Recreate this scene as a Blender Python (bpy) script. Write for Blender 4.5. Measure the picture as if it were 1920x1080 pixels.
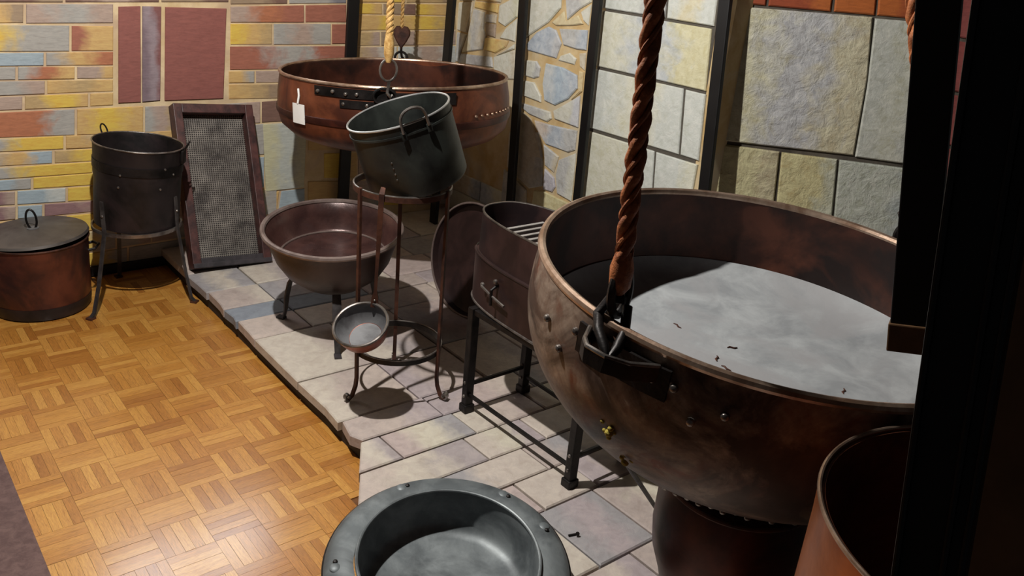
import bpy, bmesh, math, random
from mathutils import Vector, Matrix
random.seed(7)
for o in list(bpy.data.objects): bpy.data.objects.remove(o)
SC = bpy.context.scene
COL = SC.collection

# ------------------------------------------------------------------ camera
F = 1600.0                                   # focal length in pixels of the 1920x1080 frame
RX = Vector((0.7800103, -0.6194718, 0.0885361))     # camera right
RY = Vector((-0.1775167, -0.3547183, -0.9179666))   # camera down
RZ = Vector((0.6000598, 0.7003068, -0.3866505))     # camera forward
CAM = Vector((-0.371, -2.370, 1.575))
cam = bpy.data.objects.new('camera', bpy.data.cameras.new('camera'))
COL.objects.link(cam)
cam.data.sensor_width = 36.0
cam.data.lens = F / 1920 * 36
cam.data.clip_start = 0.02
cam.matrix_world = Matrix(((RX.x, -RY.x, -RZ.x, CAM.x), (RX.y, -RY.y, -RZ.y, CAM.y),
                           (RX.z, -RY.z, -RZ.z, CAM.z), (0, 0, 0, 1)))
SC.camera = cam

# ------------------------------------------------------------------ world, light, exposure
SC.view_settings.view_transform = 'Standard'
SC.view_settings.look = 'None'
SC.view_settings.gamma = 1.0
SC.view_settings.exposure = 0.0
SC.view_settings.use_curve_mapping = False
wd = bpy.data.worlds.new('world'); SC.world = wd; wd.use_nodes = True
wd.node_tree.nodes['Background'].inputs[0].default_value = (0.95, 0.97, 1.0, 1)
wd.node_tree.nodes['Background'].inputs[1].default_value = 0.018
SPOT = Vector((0.20, -0.45, 2.42))           # the exhibit's ceiling spotlight
SPOT_AIM = Vector((1.25, 0.30, 0.35))
ld = bpy.data.lights.new('spot_bulb_offscreen', 'SPOT')
ld.energy = 225; ld.spot_size = math.radians(158); ld.spot_blend = 0.6; ld.shadow_soft_size = 0.022
ld.color = (1.0, 0.965, 0.905)

# ------------------------------------------------------------------ photo pixel -> place
def ray(x, y): return RX * ((x - 960) / F) + RY * ((y - 540) / F) + RZ
def on_z(x, y, z=0.0):
    d = ray(x, y); return CAM + d * ((z - CAM.z) / d.z)
def on_plane(x, y, p0, n):
    d = ray(x, y); return CAM + d * ((p0 - CAM).dot(n) / d.dot(n))
def at_depth(x, y, dep): return CAM + ray(x, y) * dep

# ------------------------------------------------------------------ helpers
def lin(c):
    return tuple(((v / 255) / 12.92 if v <= 10 else (((v / 255) + 0.055) / 1.055) ** 2.4) for v in c)
def link(o, parent=None):
    COL.objects.link(o)
    if parent is not None: o.parent = parent
    return o
def empty(name, loc, rot=None):
    o = bpy.data.objects.new(name, None); COL.objects.link(o)
    if rot is not None: o.matrix_world = Matrix.Translation(loc) @ rot.to_4x4()
    else: o.location = loc
    o.empty_display_size = 0.05
    return o
def tag(o, label=None, cat=None, group=None, kind=None):
    if label: o['label'] = label
    if cat: o['category'] = cat
    if group: o['group'] = group
    if kind: o['kind'] = kind
    return o
def add(name, geo, mat, parent=None, smooth=True, ang=38, label=None, kind=None):
    vs, fs = geo[0], geo[1]
    me = bpy.data.meshes.new(name)
    me.from_pydata([tuple(v) for v in vs], [], fs)
    bm = bmesh.new(); bm.from_mesh(me)
    bmesh.ops.recalc_face_normals(bm, faces=bm.faces)
    if smooth:
        for f in bm.faces: f.smooth = True
        ca = math.radians(ang)
        for e in bm.edges:
            if len(e.link_faces) == 2 and e.calc_face_angle(0) > ca: e.smooth = False
    bm.to_mesh(me); bm.free()
    if len(geo) > 2 and geo[2]:
        uv = me.uv_layers.new(name='UVMap')
        for l in me.loops: uv.data[l.index].uv = geo[2][l.vertex_index]
    me.materials.append(mat)
    o = bpy.data.objects.new(name, me)
    link(o, parent)
    if label: o['label'] = label
    if kind: o['kind'] = kind
    return o
def join(*gs):
    vs, fs = [], []
    for g in gs:
        b = len(vs); vs += list(g[0]); fs += [[i + b for i in f] for f in g[1]]
    return vs, fs
def xf(g, m): return [m @ Vector(v) for v in g[0]], g[1]
def lathe(prof, seg=72, closed=False, sx=1.0, sy=1.0, jit=0.0, seed=0, cap=True):
    rnd = random.Random(seed)
    ph = [rnd.uniform(0, 6.28) for _ in range(4)]
    vs, fs = [], []
    n = len(prof)
    for (r, z) in prof:
        for k in range(seg):
            a = 2 * math.pi * k / seg
            rr = r * (1 + jit * (math.sin(2 * a + ph[0] + z * 3) + .6 * math.sin(3 * a + ph[1] - z * 6) + .4 * math.sin(7 * a + ph[2] + z * 20)))
            vs.append(Vector((rr * math.cos(a) * sx, rr * math.sin(a) * sy, z)))
    for i in range(n - 1 + (1 if closed else 0)):
        j = (i + 1) % n
        for k in range(seg):
            l = (k + 1) % seg
            fs.append([i * seg + k, i * seg + l, j * seg + l, j * seg + k])
    if not closed and cap:
        if prof[0][0] > 1e-5: fs.append(list(range(seg))[::-1])
        if prof[-1][0] > 1e-5: fs.append([(n - 1) * seg + k for k in range(seg)])
    return vs, fs
def shell(out, th, floor_z, seg=72, floor_r=None, jit=0.0, seed=0, bulge=0.0):
    """open vessel: out = outer profile from the bottom up, wall th, inner floor at floor_z"""
    inner = [(max(r - th, 0.001), z) for r, z in out if z > floor_z + .002][::-1]
    def rad(zz):
        for (r0, z0), (r1, z1) in zip(out, out[1:]):
            if z0 <= zz <= z1: return r0 + (r1 - r0) * (zz - z0) / max(z1 - z0, 1e-6)
        return out[0][0]
    fr = (rad(floor_z) - th) if floor_r is None else floor_r
    prof = [(0.0005, out[0][1])] + list(out) + inner + [(fr, floor_z), (fr * .55, floor_z - bulge * .6), (0.0005, floor_z - bulge)]
    return lathe(prof, seg, jit=jit, seed=seed)
def tube(pts, r, seg=10, closed=False, cap=True):
    pts = [Vector(p) for p in pts]; n = len(pts)
    rad = r if hasattr(r, '__len__') else [r] * n
    T = []
    for i in range(n):
        if closed: t = pts[(i + 1) % n] - pts[i - 1]
        else: t = pts[min(i + 1, n - 1)] - pts[max(i - 1, 0)]
        T.append(t.normalized())
    a = Vector((0, 0, 1)) if abs(T[0].z) < .9 else Vector((1, 0, 0))
    u = T[0].cross(a).normalized()
    vs, fs = [], []
    for i in range(n):
        u = (u - T[i] * u.dot(T[i])).normalized(); v = T[i].cross(u)
        for k in range(seg):
            q = 2 * math.pi * k / seg
            vs.append(pts[i] + (u * math.cos(q) + v * math.sin(q)) * rad[i])
    for i in range(n - (0 if closed else 1)):
        j = (i + 1) % n
        for k in range(seg):
            l = (k + 1) % seg
            fs.append([i * seg + k, i * seg + l, j * seg + l, j * seg + k])
    if cap and not closed:
        fs.append(list(range(seg))[::-1]); fs.append([(n - 1) * seg + k for k in range(seg)])
    return vs, fs
def strip(pts, w, t, wdir):
    """flat bar along pts: width w along wdir, thickness t"""
    pts = [Vector(p) for p in pts]; n = len(pts); wdir = Vector(wdir).normalized()
    vs, fs = [], []
    for i in range(n):
        T = (pts[min(i + 1, n - 1)] - pts[max(i - 1, 0)]).normalized()
        w_ = (wdir - T * wdir.dot(T)).normalized(); m = T.cross(w_)
        ww = w[i] if hasattr(w, '__len__') else w
        for a, b in ((-1, -1), (1, -1), (1, 1), (-1, 1)): vs.append(pts[i] + w_ * (a * ww / 2) + m * (b * t / 2))
    for i in range(n - 1):
        for k in range(4):
            l = (k + 1) % 4; fs.append([i * 4 + k, i * 4 + l, i * 4 + 4 + l, i * 4 + 4 + k])
    fs.append([3, 2, 1, 0]); fs.append([(n - 1) * 4 + k for k in range(4)])
    return vs, fs
def ring(c, r, tr, seg=48, tseg=8, n=(0, 0, 1), sy=1.0):
    q = Vector((0, 0, 1)).rotation_difference(Vector(n))
    return tube([Vector(c) + q @ Vector((r * math.cos(2 * math.pi * k / seg), r * sy * math.sin(2 * math.pi * k / seg), 0)) for k in range(seg)], tr, tseg, closed=True)
def band(c, r, h, t, seg=56):
    """flat hoop standing upright, centre height c.z"""
    c = Vector(c)
    g = lathe([(r - t / 2, -h / 2), (r + t / 2, -h / 2), (r + t / 2, h / 2), (r - t / 2, h / 2)], seg, closed=True)
    return [v + c for v in g[0]], g[1]
def box(c, s, rot=None, bev=0.0):
    bm = bmesh.new(); bmesh.ops.create_cube(bm, size=1.0)
    for v in bm.verts: v.co = Vector((v.co.x * s[0], v.co.y * s[1], v.co.z * s[2]))
    if bev: bmesh.ops.bevel(bm, geom=bm.edges[:], offset=bev, segments=2, affect='EDGES', profile=.6)
    bm.verts.ensure_lookup_table(); bm.verts.index_update()
    m = Matrix.Translation(Vector(c)) @ (rot.to_4x4() if rot is not None else Matrix.Identity(4))
    g = [m @ v.co for v in bm.verts], [[v.index for v in f.verts] for f in bm.faces]
    bm.free(); return g
def beam(p0, p1, w, d, wdir, bev=0.003):
    p0, p1 = Vector(p0), Vector(p1); z = (p1 - p0).normalized(); x = Vector(wdir); x = (x - z * x.dot(z)).normalized(); y = z.cross(x)
    R = Matrix((x, y, z)).transposed()
    return box((p0 + p1) / 2, (w, d, (p1 - p0).length), R, bev)
def rivet(c, r, n):
    q = Vector((0, 0, 1)).rotation_difference(Vector(n).normalized())
    g = lathe([(r, -r * .4), (r, 0), (r * .8, r * .45), (r * .4, r * .65), (0.0003, r * .7)], 10)
    return [Vector(c) + q @ v for v in g[0]], g[1]
def up_rot(n): return Vector((0, 0, 1)).rotation_difference(Vector(n).normalized()).to_matrix()
def prism(poly, n, depth, chamfer, udir):
    """chamfered slab: outline poly (3-D points) pushed out along n by depth"""
    P = [Vector(p) for p in poly]; n = Vector(n).normalized(); c = sum(P, Vector()) / len(P)
    a = sum(((P[i] - c).cross(P[(i + 1) % len(P)] - c)).dot(n) for i in range(len(P)))
    if a < 0: P = P[::-1]
    m = len(P); vs = []
    def inset(d):
        o = []
        for i in range(m):
            e0 = (P[i] - P[i - 1]).normalized(); e1 = (P[(i + 1) % m] - P[i]).normalized()
            k = (n.cross(e0) + n.cross(e1)); k = k.normalized() if k.length > 1e-6 else n.cross(e0)
            s = max(.45, k.dot(n.cross(e1))); o.append(P[i] + k * min(d / s, (c - P[i]).length * .6))
        return o
    vs += P; vs += [p + n * (depth - chamfer) for p in P]; vs += [p + n * depth for p in inset(chamfer)]
    fs = []
    for L in (0, m):
        for i in range(m):
            j = (i + 1) % m; fs.append([L + i, L + j, L + m + j, L + m + i])
    fs.append([2 * m + i for i in range(m)]); fs.append(list(range(m))[::-1])
    ud = Vector(udir).normalized(); vd = n.cross(ud)
    us = [v.dot(ud) for v in vs]; w = [v.dot(vd) for v in vs]
    u0, u1 = min(us), max(us); v0, v1 = min(w), max(w)
    uv = [((a - u0) / (u1 - u0 + 1e-9), (b - v0) / (v1 - v0 + 1e-9)) for a, b in zip(us, w)]
    return vs, fs, uv
def shrink(poly, d):
    P = [Vector(p) for p in poly]; c = sum(P, Vector()) / len(P)
    return [p + (c - p).normalized() * min(d * 1.3, (c - p).length * .3) for p in P]

# ------------------------------------------------------------------ materials
def nodes(name):
    m = bpy.data.materials.new(name); m.use_nodes = True
    nt = m.node_tree; b = nt.nodes['Principled BSDF']
    return m, nt, b
def N(nt, t, **kw):
    n = nt.nodes.new(t)
    for k, v in kw.items():
        if k in n.inputs: n.inputs[k].default_value = v
        else: setattr(n, k, v)
    return n
def mix(nt, fac, a, b, mode='MIX'):
    m = nt.nodes.new('ShaderNodeMix'); m.data_type = 'RGBA'; m.blend_type = mode
    for s, v in ((m.inputs['Factor'], fac), (m.inputs[6], a), (m.inputs[7], b)):
        if hasattr(v, 'is_output'): nt.links.new(v, s)
        else: s.default_value = v if not isinstance(v, tuple) or len(v) == 4 else (*v, 1)
    return m.outputs[2]
def ramp(nt, fac, stops):
    r = nt.nodes.new('ShaderNodeValToRGB'); nt.links.new(fac, r.inputs[0])
    el = r.color_ramp.elements
    while len(el) < len(stops): el.new(.5)
    for e, (p, c) in zip(el, stops): e.position = p; e.color = (*c, 1) if len(c) == 3 else c
    return r.outputs[0]
def noise(nt, co, scale, detail=4, rough=.6, dist=0.0):
    n = N(nt, 'ShaderNodeTexNoise', Scale=scale, Detail=detail, Roughness=rough, Distortion=dist)
    if co is not None: nt.links.new(co, n.inputs['Vector'])
    return n.outputs['Fac']
def bump(nt, b, h, strength, dist):
    bp = N(nt, 'ShaderNodeBump', Strength=strength, Distance=dist); nt.links.new(h, bp.inputs['Height']); nt.links.new(bp.outputs[0], b.inputs['Normal'])
def objco(nt): return nt.nodes.new('ShaderNodeTexCoord').outputs['Object']
def metal(name, c0, c1, met=.6, rough=(.35, .6), scale=9, bmp=.15, c2=None, s2=3.0, spread=(.38, .62), spec=.5):
    """worn metal: c0 / c1 mixed by blotches, optional c2 as larger stains"""
    m, nt, b = nodes(name); co = objco(nt)
    n1 = noise(nt, co, scale, 6, .62, .4)
    c = ramp(nt, n1, [(spread[0], lin(c0)), (spread[1], lin(c1))])
    if c2:
        n2 = noise(nt, co, s2, 5, .6, .8)
        c = mix(nt, ramp(nt, n2, [(.48, (0, 0, 0)), (.62, (1, 1, 1))]), c, (*lin(c2), 1))
    nt.links.new(c, b.inputs['Base Color'])
    n3 = noise(nt, co, scale * 3.1, 5)
    r = N(nt, 'ShaderNodeMapRange'); nt.links.new(n3, r.inputs[0]); r.inputs[3].default_value = rough[0]; r.inputs[4].default_value = rough[1]
    nt.links.new(r.outputs[0], b.inputs['Roughness'])
    b.inputs['Metallic'].default_value = met
    b.inputs['Specular IOR Level'].default_value = spec
    n4 = noise(nt, co, scale * 5, 4); bump(nt, b, n4, bmp, .004)
    return m
M = {}
M['iron'] = metal('black iron', (16, 14, 14), (40, 35, 34), .55, (.35, .6), 14, .25)
M['iron_rim'] = metal('rubbed iron with painted highlight', (96, 90, 86), (150, 143, 138), .8, (.25, .42), 20, .1)  # paler than the black iron: wear plus edge highlights put into the colour
M['rust_iron'] = metal('rusty iron', (52, 30, 24), (92, 56, 42), .4, (.45, .7), 16, .25)
M['black_pot'] = metal('sooty sheet iron', (18, 15, 16), (40, 33, 34), .3, (.4, .62), 7, .12, (54, 42, 44), 3)
M['grey_tin'] = metal('dull grey green tin', (34, 36, 35), (62, 66, 62), .45, (.38, .55), 6, .1, (46, 48, 48), 3)
M['lid_grey'] = metal('grey brown lid iron', (74, 68, 66), (104, 98, 94), .3, (.4, .55), 6, .1, (88, 80, 76), 3)
M['tin_inside'] = metal('grey tin lining', (84, 82, 84), (120, 120, 122), .15, (.45, .65), 10, .1)
M['pan_grey'] = metal('worn grey pan iron', (92, 98, 101), (126, 132, 134), .25, (.40, .58), 8, .12, (80, 85, 88), 5)
M['copper_dark'] = metal('tarnished dark copper', (44, 22, 19), (84, 42, 32), .5, (.3, .5), 6, .1, (30, 18, 18), 3)
M['copper_red'] = metal('tarnished red copper', (104, 46, 26), (164, 84, 48), .55, (.3, .5), 5, .12, (70, 34, 28), 3.2)
M['copper_aged'] = metal('aged brown copper', (84, 44, 30), (134, 76, 50), .4, (.34, .52), 5, .14, (62, 36, 30), 3.4)
M['copper_pot'] = metal('maroon copper', (62, 36, 32), (104, 58, 44), .35, (.28, .48), 6, .12, (50, 34, 34), 3.4)
M['copper_bright'] = metal('orange copper', (150, 84, 48), (188, 112, 66), .6, (.28, .45), 8, .1)
def bronze():
    m = metal('mottled bronze with pale patina', (52, 40, 35), (100, 78, 66), .35, (.38, .58), 4, .25, (58, 34, 27), 4.5, (.40, .66))
    nt = m.node_tree; b = nt.nodes['Principled BSDF']; co = objco(nt)
    old = b.inputs['Base Color'].links[0].from_socket
    n1 = noise(nt, co, 5, 6, .65, 1.0)
    f = ramp(nt, n1, [(.44, (0, 0, 0)), (.64, (.8, .8, .8))])
    n2 = noise(nt, co, 11, 6, .7, .8)
    pc_ = ramp(nt, n2, [(.34, lin((126, 70, 48))), (.48, lin((150, 128, 112))), (.66, lin((188, 170, 152)))])
    nt.links.new(mix(nt, f, old, pc_), b.inputs['Base Color'])
    return m
M['bronze'] = bronze()
M['lining_brown'] = metal('brown stained lining', (46, 24, 18), (92, 52, 38), .3, (.35, .55), 5, .1, (34, 22, 20), 3)
M['brass_edge'] = metal('rubbed copper edge', (150, 120, 100), (196, 170, 150), .75, (.25, .42), 16, .1)
M['grey_fill'] = metal('matte grey deposit', (134, 137, 140), (162, 165, 167), 0.0, (.6, .8), 9, .15, (146, 146, 148), 4)
M['black_paint'] = metal('black paint', (7, 6, 8), (13, 12, 14), 0.0, (.38, .55), 5, .05)
M['white_paper'] = metal('white paper', (226, 224, 220), (236, 234, 230), 0.0, (.7, .8), 6, .02)
M['yellow_moss'] = metal('yellow crust', (120, 108, 30), (170, 152, 62), 0.0, (.8, .9), 60, .4)
M['dark_wood'] = metal('dark red stained wood', (50, 28, 28), (86, 50, 46), 0.0, (.4, .6), 20, .15)
M['slate_wood'] = metal('dark sooty wood', (38, 34, 38), (60, 54, 58), 0.0, (.5, .7), 20, .15)
M['brown_wood'] = metal('brown wood', (100, 72, 46), (126, 92, 60), 0.0, (.5, .7), 8, .1)
M['plaster'] = metal('pale plaster', (178, 168, 150), (200, 190, 172), 0.0, (.8, .9), 5, .1)
M['ceiling'] = metal('dark ceiling paint', (58, 54, 52), (70, 66, 64), 0.0, (.8, .9), 5, .05)
M['carpet'] = metal('mauve brown carpet', (92, 70, 68), (112, 88, 84), 0.0, (.85, .95), 40, .4)
M['hemp'] = metal('yellow hemp', (172, 128, 66), (214, 176, 112), 0.0, (.7, .85), 60, .5)
M['hemp_rust'] = metal('rust brown rope', (122, 64, 32), (176, 104, 58), 0.0, (.5, .7), 40, .5)
M['mortar'] = metal('cream painted joint', (206, 180, 136), (226, 204, 166), 0.0, (.7, .85), 8, .15, (196, 170, 140), 3)
M['joint_ochre'] = metal('ochre painted joint', (196, 164, 112), (214, 190, 146), 0.0, (.7, .85), 9, .2, (206, 190, 160), 4)
M['joint_dark'] = metal('dark painted joint', (60, 54, 48), (96, 88, 78), 0.0, (.7, .85), 9, .2)
M['riser'] = metal('dark recess board', (20, 14, 16), (34, 26, 28), 0.0, (.6, .8), 6, .1)

def painted(name, bstr, bscale, blot=0.35, grain=2.0):
    """hand-painted masonry: three paint tones of its own laid along each piece, brushed into one another"""
    m, nt, b = nodes(name)
    at = []
    for k in ('c1', 'c2', 'c3'):
        a = nt.nodes.new('ShaderNodeAttribute'); a.attribute_type = 'OBJECT'; a.attribute_name = k; at.append(a.outputs['Color'])
    uv = nt.nodes.new('ShaderNodeUVMap'); sx = nt.nodes.new('ShaderNodeSeparateXYZ'); nt.links.new(uv.outputs[0], sx.inputs[0])
    geo = nt.nodes.new('ShaderNodeNewGeometry'); co = geo.outputs['Position']
    n1 = noise(nt, co, 11, 4, .6, .5)
    ma = N(nt, 'ShaderNodeMath', operation='MULTIPLY_ADD'); nt.links.new(n1, ma.inputs[0]); ma.inputs[1].default_value = .75; ma.inputs[2].default_value = -.375
    ad = N(nt, 'ShaderNodeMath', operation='ADD'); nt.links.new(sx.outputs[0], ad.inputs[0]); nt.links.new(ma.outputs[0], ad.inputs[1])
    f1 = ramp(nt, ad.outputs[0], [(.18, (0, 0, 0)), (.45, (1, 1, 1))]); f2 = ramp(nt, ad.outputs[0], [(.58, (0, 0, 0)), (.82, (1, 1, 1))])
    c = mix(nt, f1, at[0], at[1]); c = mix(nt, f2, c, at[2])
    mp = N(nt, 'ShaderNodeMapping'); nt.links.new(co, mp.inputs[0]); mp.inputs['Scale'].default_value = (1, 1, grain)
    n2 = noise(nt, mp.outputs[0], 26, 6, .65, .6)
    c = mix(nt, blot, c, ramp(nt, n2, [(.32, (.30, .28, .26)), (.5, (.5, .5, .5)), (.7, (.72, .70, .66))]), 'OVERLAY')
    nt.links.new(c, b.inputs['Base Color']); b.inputs['Roughness'].default_value = .62
    n3 = noise(nt, co, bscale, 8, .68, .35)
    bump(nt, b, n3, bstr, .02)
    return m
M['brick'] = painted('painted brick', .12, 24, .38, 5.0)
M['stone'] = painted('painted stone', .42, 17, .55, 1.2)
M['stone_rough'] = painted('painted rough hewn stone', .85, 15, .62, 1.0)
M['slab'] = painted('pinkish paving stone', .25, 20, .36, 1.0)

def wood_floor():
    m, nt, b = nodes('varnished oak strip')
    uv = nt.nodes.new('ShaderNodeUVMap'); oi = nt.nodes.new('ShaderNodeObjectInfo'); g = nt.nodes.new('ShaderNodeNewGeometry')
    s = N(nt, 'ShaderNodeMath', operation='ADD'); nt.links.new(oi.outputs['Random'], s.inputs[0]); nt.links.new(g.outputs['Random Per Island'], s.inputs[1])
    fr = N(nt, 'ShaderNodeMath', operation='FRACT'); nt.links.new(s.outputs[0], fr.inputs[0])
    wn = N(nt, 'ShaderNodeTexWhiteNoise', noise_dimensions='1D'); nt.links.new(s.outputs[0], wn.inputs['W'])
    mp = N(nt, 'ShaderNodeMapping'); nt.links.new(uv.outputs[0], mp.inputs[0]); mp.inputs['Scale'].default_value = (.35, 3.2, 1)
    ofs = N(nt, 'ShaderNodeVectorMath', operation='SCALE'); nt.links.new(wn.outputs['Color'], ofs.inputs[0]); ofs.inputs['Scale'].default_value = 40
    nt.links.new(ofs.outputs[0], mp.inputs['Location'])
    n1 = noise(nt, mp.outputs[0], 2.2, 6, .65, 1.2)
    base = ramp(nt, fr.outputs[0], [(0, lin((160, 102, 40))), (.35, lin((184, 126, 54))), (.7, lin((202, 148, 72))), (1, lin((172, 112, 46)))])
    c = mix(nt, .8, base, ramp(nt, n1, [(.3, (.28, .23, .18)), (.5, (.5, .5, .5)), (.7, (.68, .67, .65))]), 'OVERLAY')
    nt.links.new(c, b.inputs['Base Color'])
    b.inputs['Roughness'].default_value = .4
    b.inputs['Coat Weight'].default_value = 1.0; b.inputs['Coat Roughness'].default_value = .20; b.inputs['Coat IOR'].default_value = 1.75
    bump(nt, b, n1, .12, .002)
    return m
M['oak'] = wood_floor()
M['oak_gap'] = metal('dark parquet seam', (96, 58, 24), (120, 76, 34), 0.0, (.5, .6), 30, .1)

def mesh_sieve():
    m, nt, b = nodes('woven sieve mesh'); co = objco(nt)
    w1 = N(nt, 'ShaderNodeTexWave', wave_type='BANDS', bands_direction='X', Scale=34.0, Distortion=.5); nt.links.new(co, w1.inputs[0])
    w2 = N(nt, 'ShaderNodeTexWave', wave_type='BANDS', bands_direction='Z', Scale=34.0, Distortion=.5); nt.links.new(co, w2.inputs[0])
    mx = N(nt, 'ShaderNodeMath', operation='MAXIMUM'); nt.links.new(w1.outputs['Fac'], mx.inputs[0]); nt.links.new(w2.outputs['Fac'], mx.inputs[1])
    n1 = noise(nt, co, 7, 8, .8)
    c = ramp(nt, mx.outputs[0], [(.45, lin((34, 30, 29))), (.95, lin((150, 142, 134)))])
    c = mix(nt, ramp(nt, n1, [(.38, (0, 0, 0)), (.60, (.85, .85, .85))]), c, (*lin((42, 36, 35)), 1))
    nt.links.new(c, b.inputs['Base Color']); b.inputs['Roughness'].default_value = .6; b.inputs['Metallic'].default_value = .2
    bump(nt, b, mx.outputs[0], .6, .003)
    return m
M['sieve'] = mesh_sieve()
def emit(name, col, s):
    m, nt, b = nodes(name); b.inputs['Base Color'].default_value = (*col, 1); b.inputs['Emission Color'].default_value = (*col, 1); b.inputs['Emission Strength'].default_value = s
    return m
M['daylight'] = emit('frosted pane lit by daylight', (.90, .95, 1.0), 6.5)
M['rim_grey'] = metal('rolled grey brown rim', (104, 88, 83), (136, 120, 114), .4, (.35, .5), 10, .1)
M['basin_out'] = metal('sooty brown basin', (40, 29, 27), (68, 50, 44), .35, (.38, .55), 6, .12, (50, 34, 30), 3)
M['grate'] = metal('pale worn grate iron', (150, 146, 142), (186, 182, 178), .3, (.4, .5), 10, .1)
M['leg_grey'] = metal('dull grey iron bar', (52, 49, 50), (84, 80, 80), .4, (.38, .55), 14, .15)

# ================================================================== THE SETTING
YW, XW = 1.45, 2.36            # brick wall, stone wall
PZ = 0.08                      # top of the stone platform
HC = 2.62
T = 0.13                       # one parquet square

# ---- floor and parquet
fl = add('floor', box((0.1, -0.6, -0.03), (5.2, 4.1, 0.052)), M['oak_gap'], None, False)
tag(fl, 'honey coloured oak basket-weave parquet floor', None, None, 'structure')
FW = T / 5
def finger():
    L, W, H = T - .0007, FW - .0006, .0062
    vs = [(sx * L / 2, sy * W / 2, z) for z in (0, H) for sx, sy in ((-1, -1), (1, -1), (1, 1), (-1, 1))]
    fs = [[0, 3, 2, 1], [4, 5, 6, 7]] + [[k, (k + 1) % 4, 4 + (k + 1) % 4, 4 + k] for k in range(4)]
    uv = [((v[0] / L + .5) * 5, v[1] / W + .5) for v in vs]
    return vs, fs, uv
FG = finger()
spots = []
for i in range(-2, 6):
    for j in range(-12, 12):
        cx, cy = (i + .5) * T, -(j + .5) * T
        for k in range(5):
            o = (k - 2) * FW
            x, y, r = (cx, cy + o, 0) if (i + j) % 2 else (cx + o, cy, 1)
            if not (-.21 < x and x < .79 and y < 1.43): continue
            if y < -.40 and x > .80 + (y + .40) * .58: continue
            d = Vector((x, y, 0)) - CAM; dz = d.dot(RZ)
            if dz < .3: continue
            u, v = 960 + F * d.dot(RX) / dz, 540 + F * d.dot(RY) / dz
            vis = -30 < u < 690 and 530 < v < 1110
            spots.append((0 if vis else 1, dz, x, y, r))
spots.sort()
fmesh = None; rest = []
for n, (iv, dz, x, y, r) in enumerate(spots):
    R = Matrix.Rotation(math.pi / 2, 4, 'Z') if r else Matrix.Identity(4)
    h = random.uniform(-.0004, .0004)
    if n < 300:
        if fmesh is None:
            o = add('parquet_strip', FG, M['oak'], fl, False); fmesh = o.data
        else:
            o = link(bpy.data.objects.new('parquet_strip', fmesh), fl)
        if random.random() < .5: R = Matrix.Rotation(math.pi, 4, 'Z') @ R
        o.matrix_local = Matrix.Translation((x, y, -.0062 + h)) @ R
    else: rest.append((x, y, h, R))
vs, fs, uv = [], [], []
for (x, y, h, R) in rest:
    b = len(vs); m = Matrix.Translation((x, y, -.0062 + h)) @ R
    vs += [m @ Vector(v) for v in FG[0]]; fs += [[i + b for i in f] for f in FG[1]]; uv += FG[2]
add('parquet_strips', (vs, fs, uv), M['oak'], fl, False, kind='stuff')

cp = add('carpet', box((-1.12, .1, .001), (2.0, 2.6, .016), None, .004), M['carpet'], None, False)
tag(cp, 'mauve brown carpet beside the parquet', None, None, 'structure')

# ---- stone platform: dark recessed riser, slabs on top
pf = [(.772, YW), (.772, -.405), (.772 - .58 * .895, -1.30), (.265, -2.45), (3.6, -2.45), (3.6, -1.3), (XW, -.1), (XW, YW)]
g = ([Vector((x, y, 0.0)) for x, y in pf] + [Vector((x, y, .045)) for x, y in pf],
     [list(range(8))[::-1], list(range(8, 16))] + [[i, (i + 1) % 8, 8 + (i + 1) % 8, 8 + i] for i in range(8)])
pl = add('platform', g, M['riser'], None, False)
tag(pl, 'low stone paved hearth platform with a dark recessed edge', None, None, 'structure')
PINK = [(176, 162, 156), (186, 172, 164), (192, 180, 170), (164, 154, 154), (156, 152, 154), (180, 164, 160), (194, 184, 172), (168, 156, 158)]
def setc(o, cs):
    cs = [cs] if isinstance(cs[0], (int, float)) else list(cs)
    if len(cs) == 1: cs = cs * 3
    if len(cs) == 2: cs = [cs[0], cs[0], cs[1]]
    for k, c in zip(('c1', 'c2', 'c3'), cs): o[k] = [float(v) for v in lin(c)] + [1.0]
def slab(poly2, cols, z0=.045, ztop=PZ, dz=0.0, parent=None):
    P = [Vector((x, y, z0)) for x, y in poly2]
    o = add('paving_stone', prism(P, (0, 0, 1), ztop - z0 + dz, .004, (1, 0, 0)), M['slab'], parent or pl, False)
    setc(o, cols); return o
rs = random.Random(3)
ys = [1.45, 1.10, .88, .69, .567, .391, .025, -.272, -.405]
def xlim(y): return .757 if y > -.405 else .757 + (y + .405) * .58
for a, b in zip(ys, ys[1:]):
    x = .757; first = True
    while x < XW - .02:
        w = rs.uniform(.24, .42) if not first else rs.uniform(.2, .34)
        x2 = min(x + w, XW)
        if XW - x2 < .12: x2 = XW
        gp = .0035; e = rs.uniform(-.01, .012) if first else 0
        p = [(x + gp + e, b + gp), (x2 - gp, b + gp), (x2 - gp, a - gp), (x + gp + rs.uniform(-.01, .012) * first, a - gp)]
        if first: p = p[:3] + [p[3], (x + gp + rs.uniform(-.012, .008), a * .35 + b * .65)]
        cs = [rs.choice(PINK) for _ in range(3)]
        if abs(a - .69) < .01 and x < 1.2: cs = [(132, 138, 148)]
        slab(p, cs, dz=rs.uniform(-.002, .002)); x = x2; first = False
ys2 = [-.405, -.546, -.686, -.82, -.965, -1.22, -1.45, -1.70, -1.98, -2.26, -2.44]
XE = lambda y: XW + max(0, (-.1 - y)) * 1.03
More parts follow.
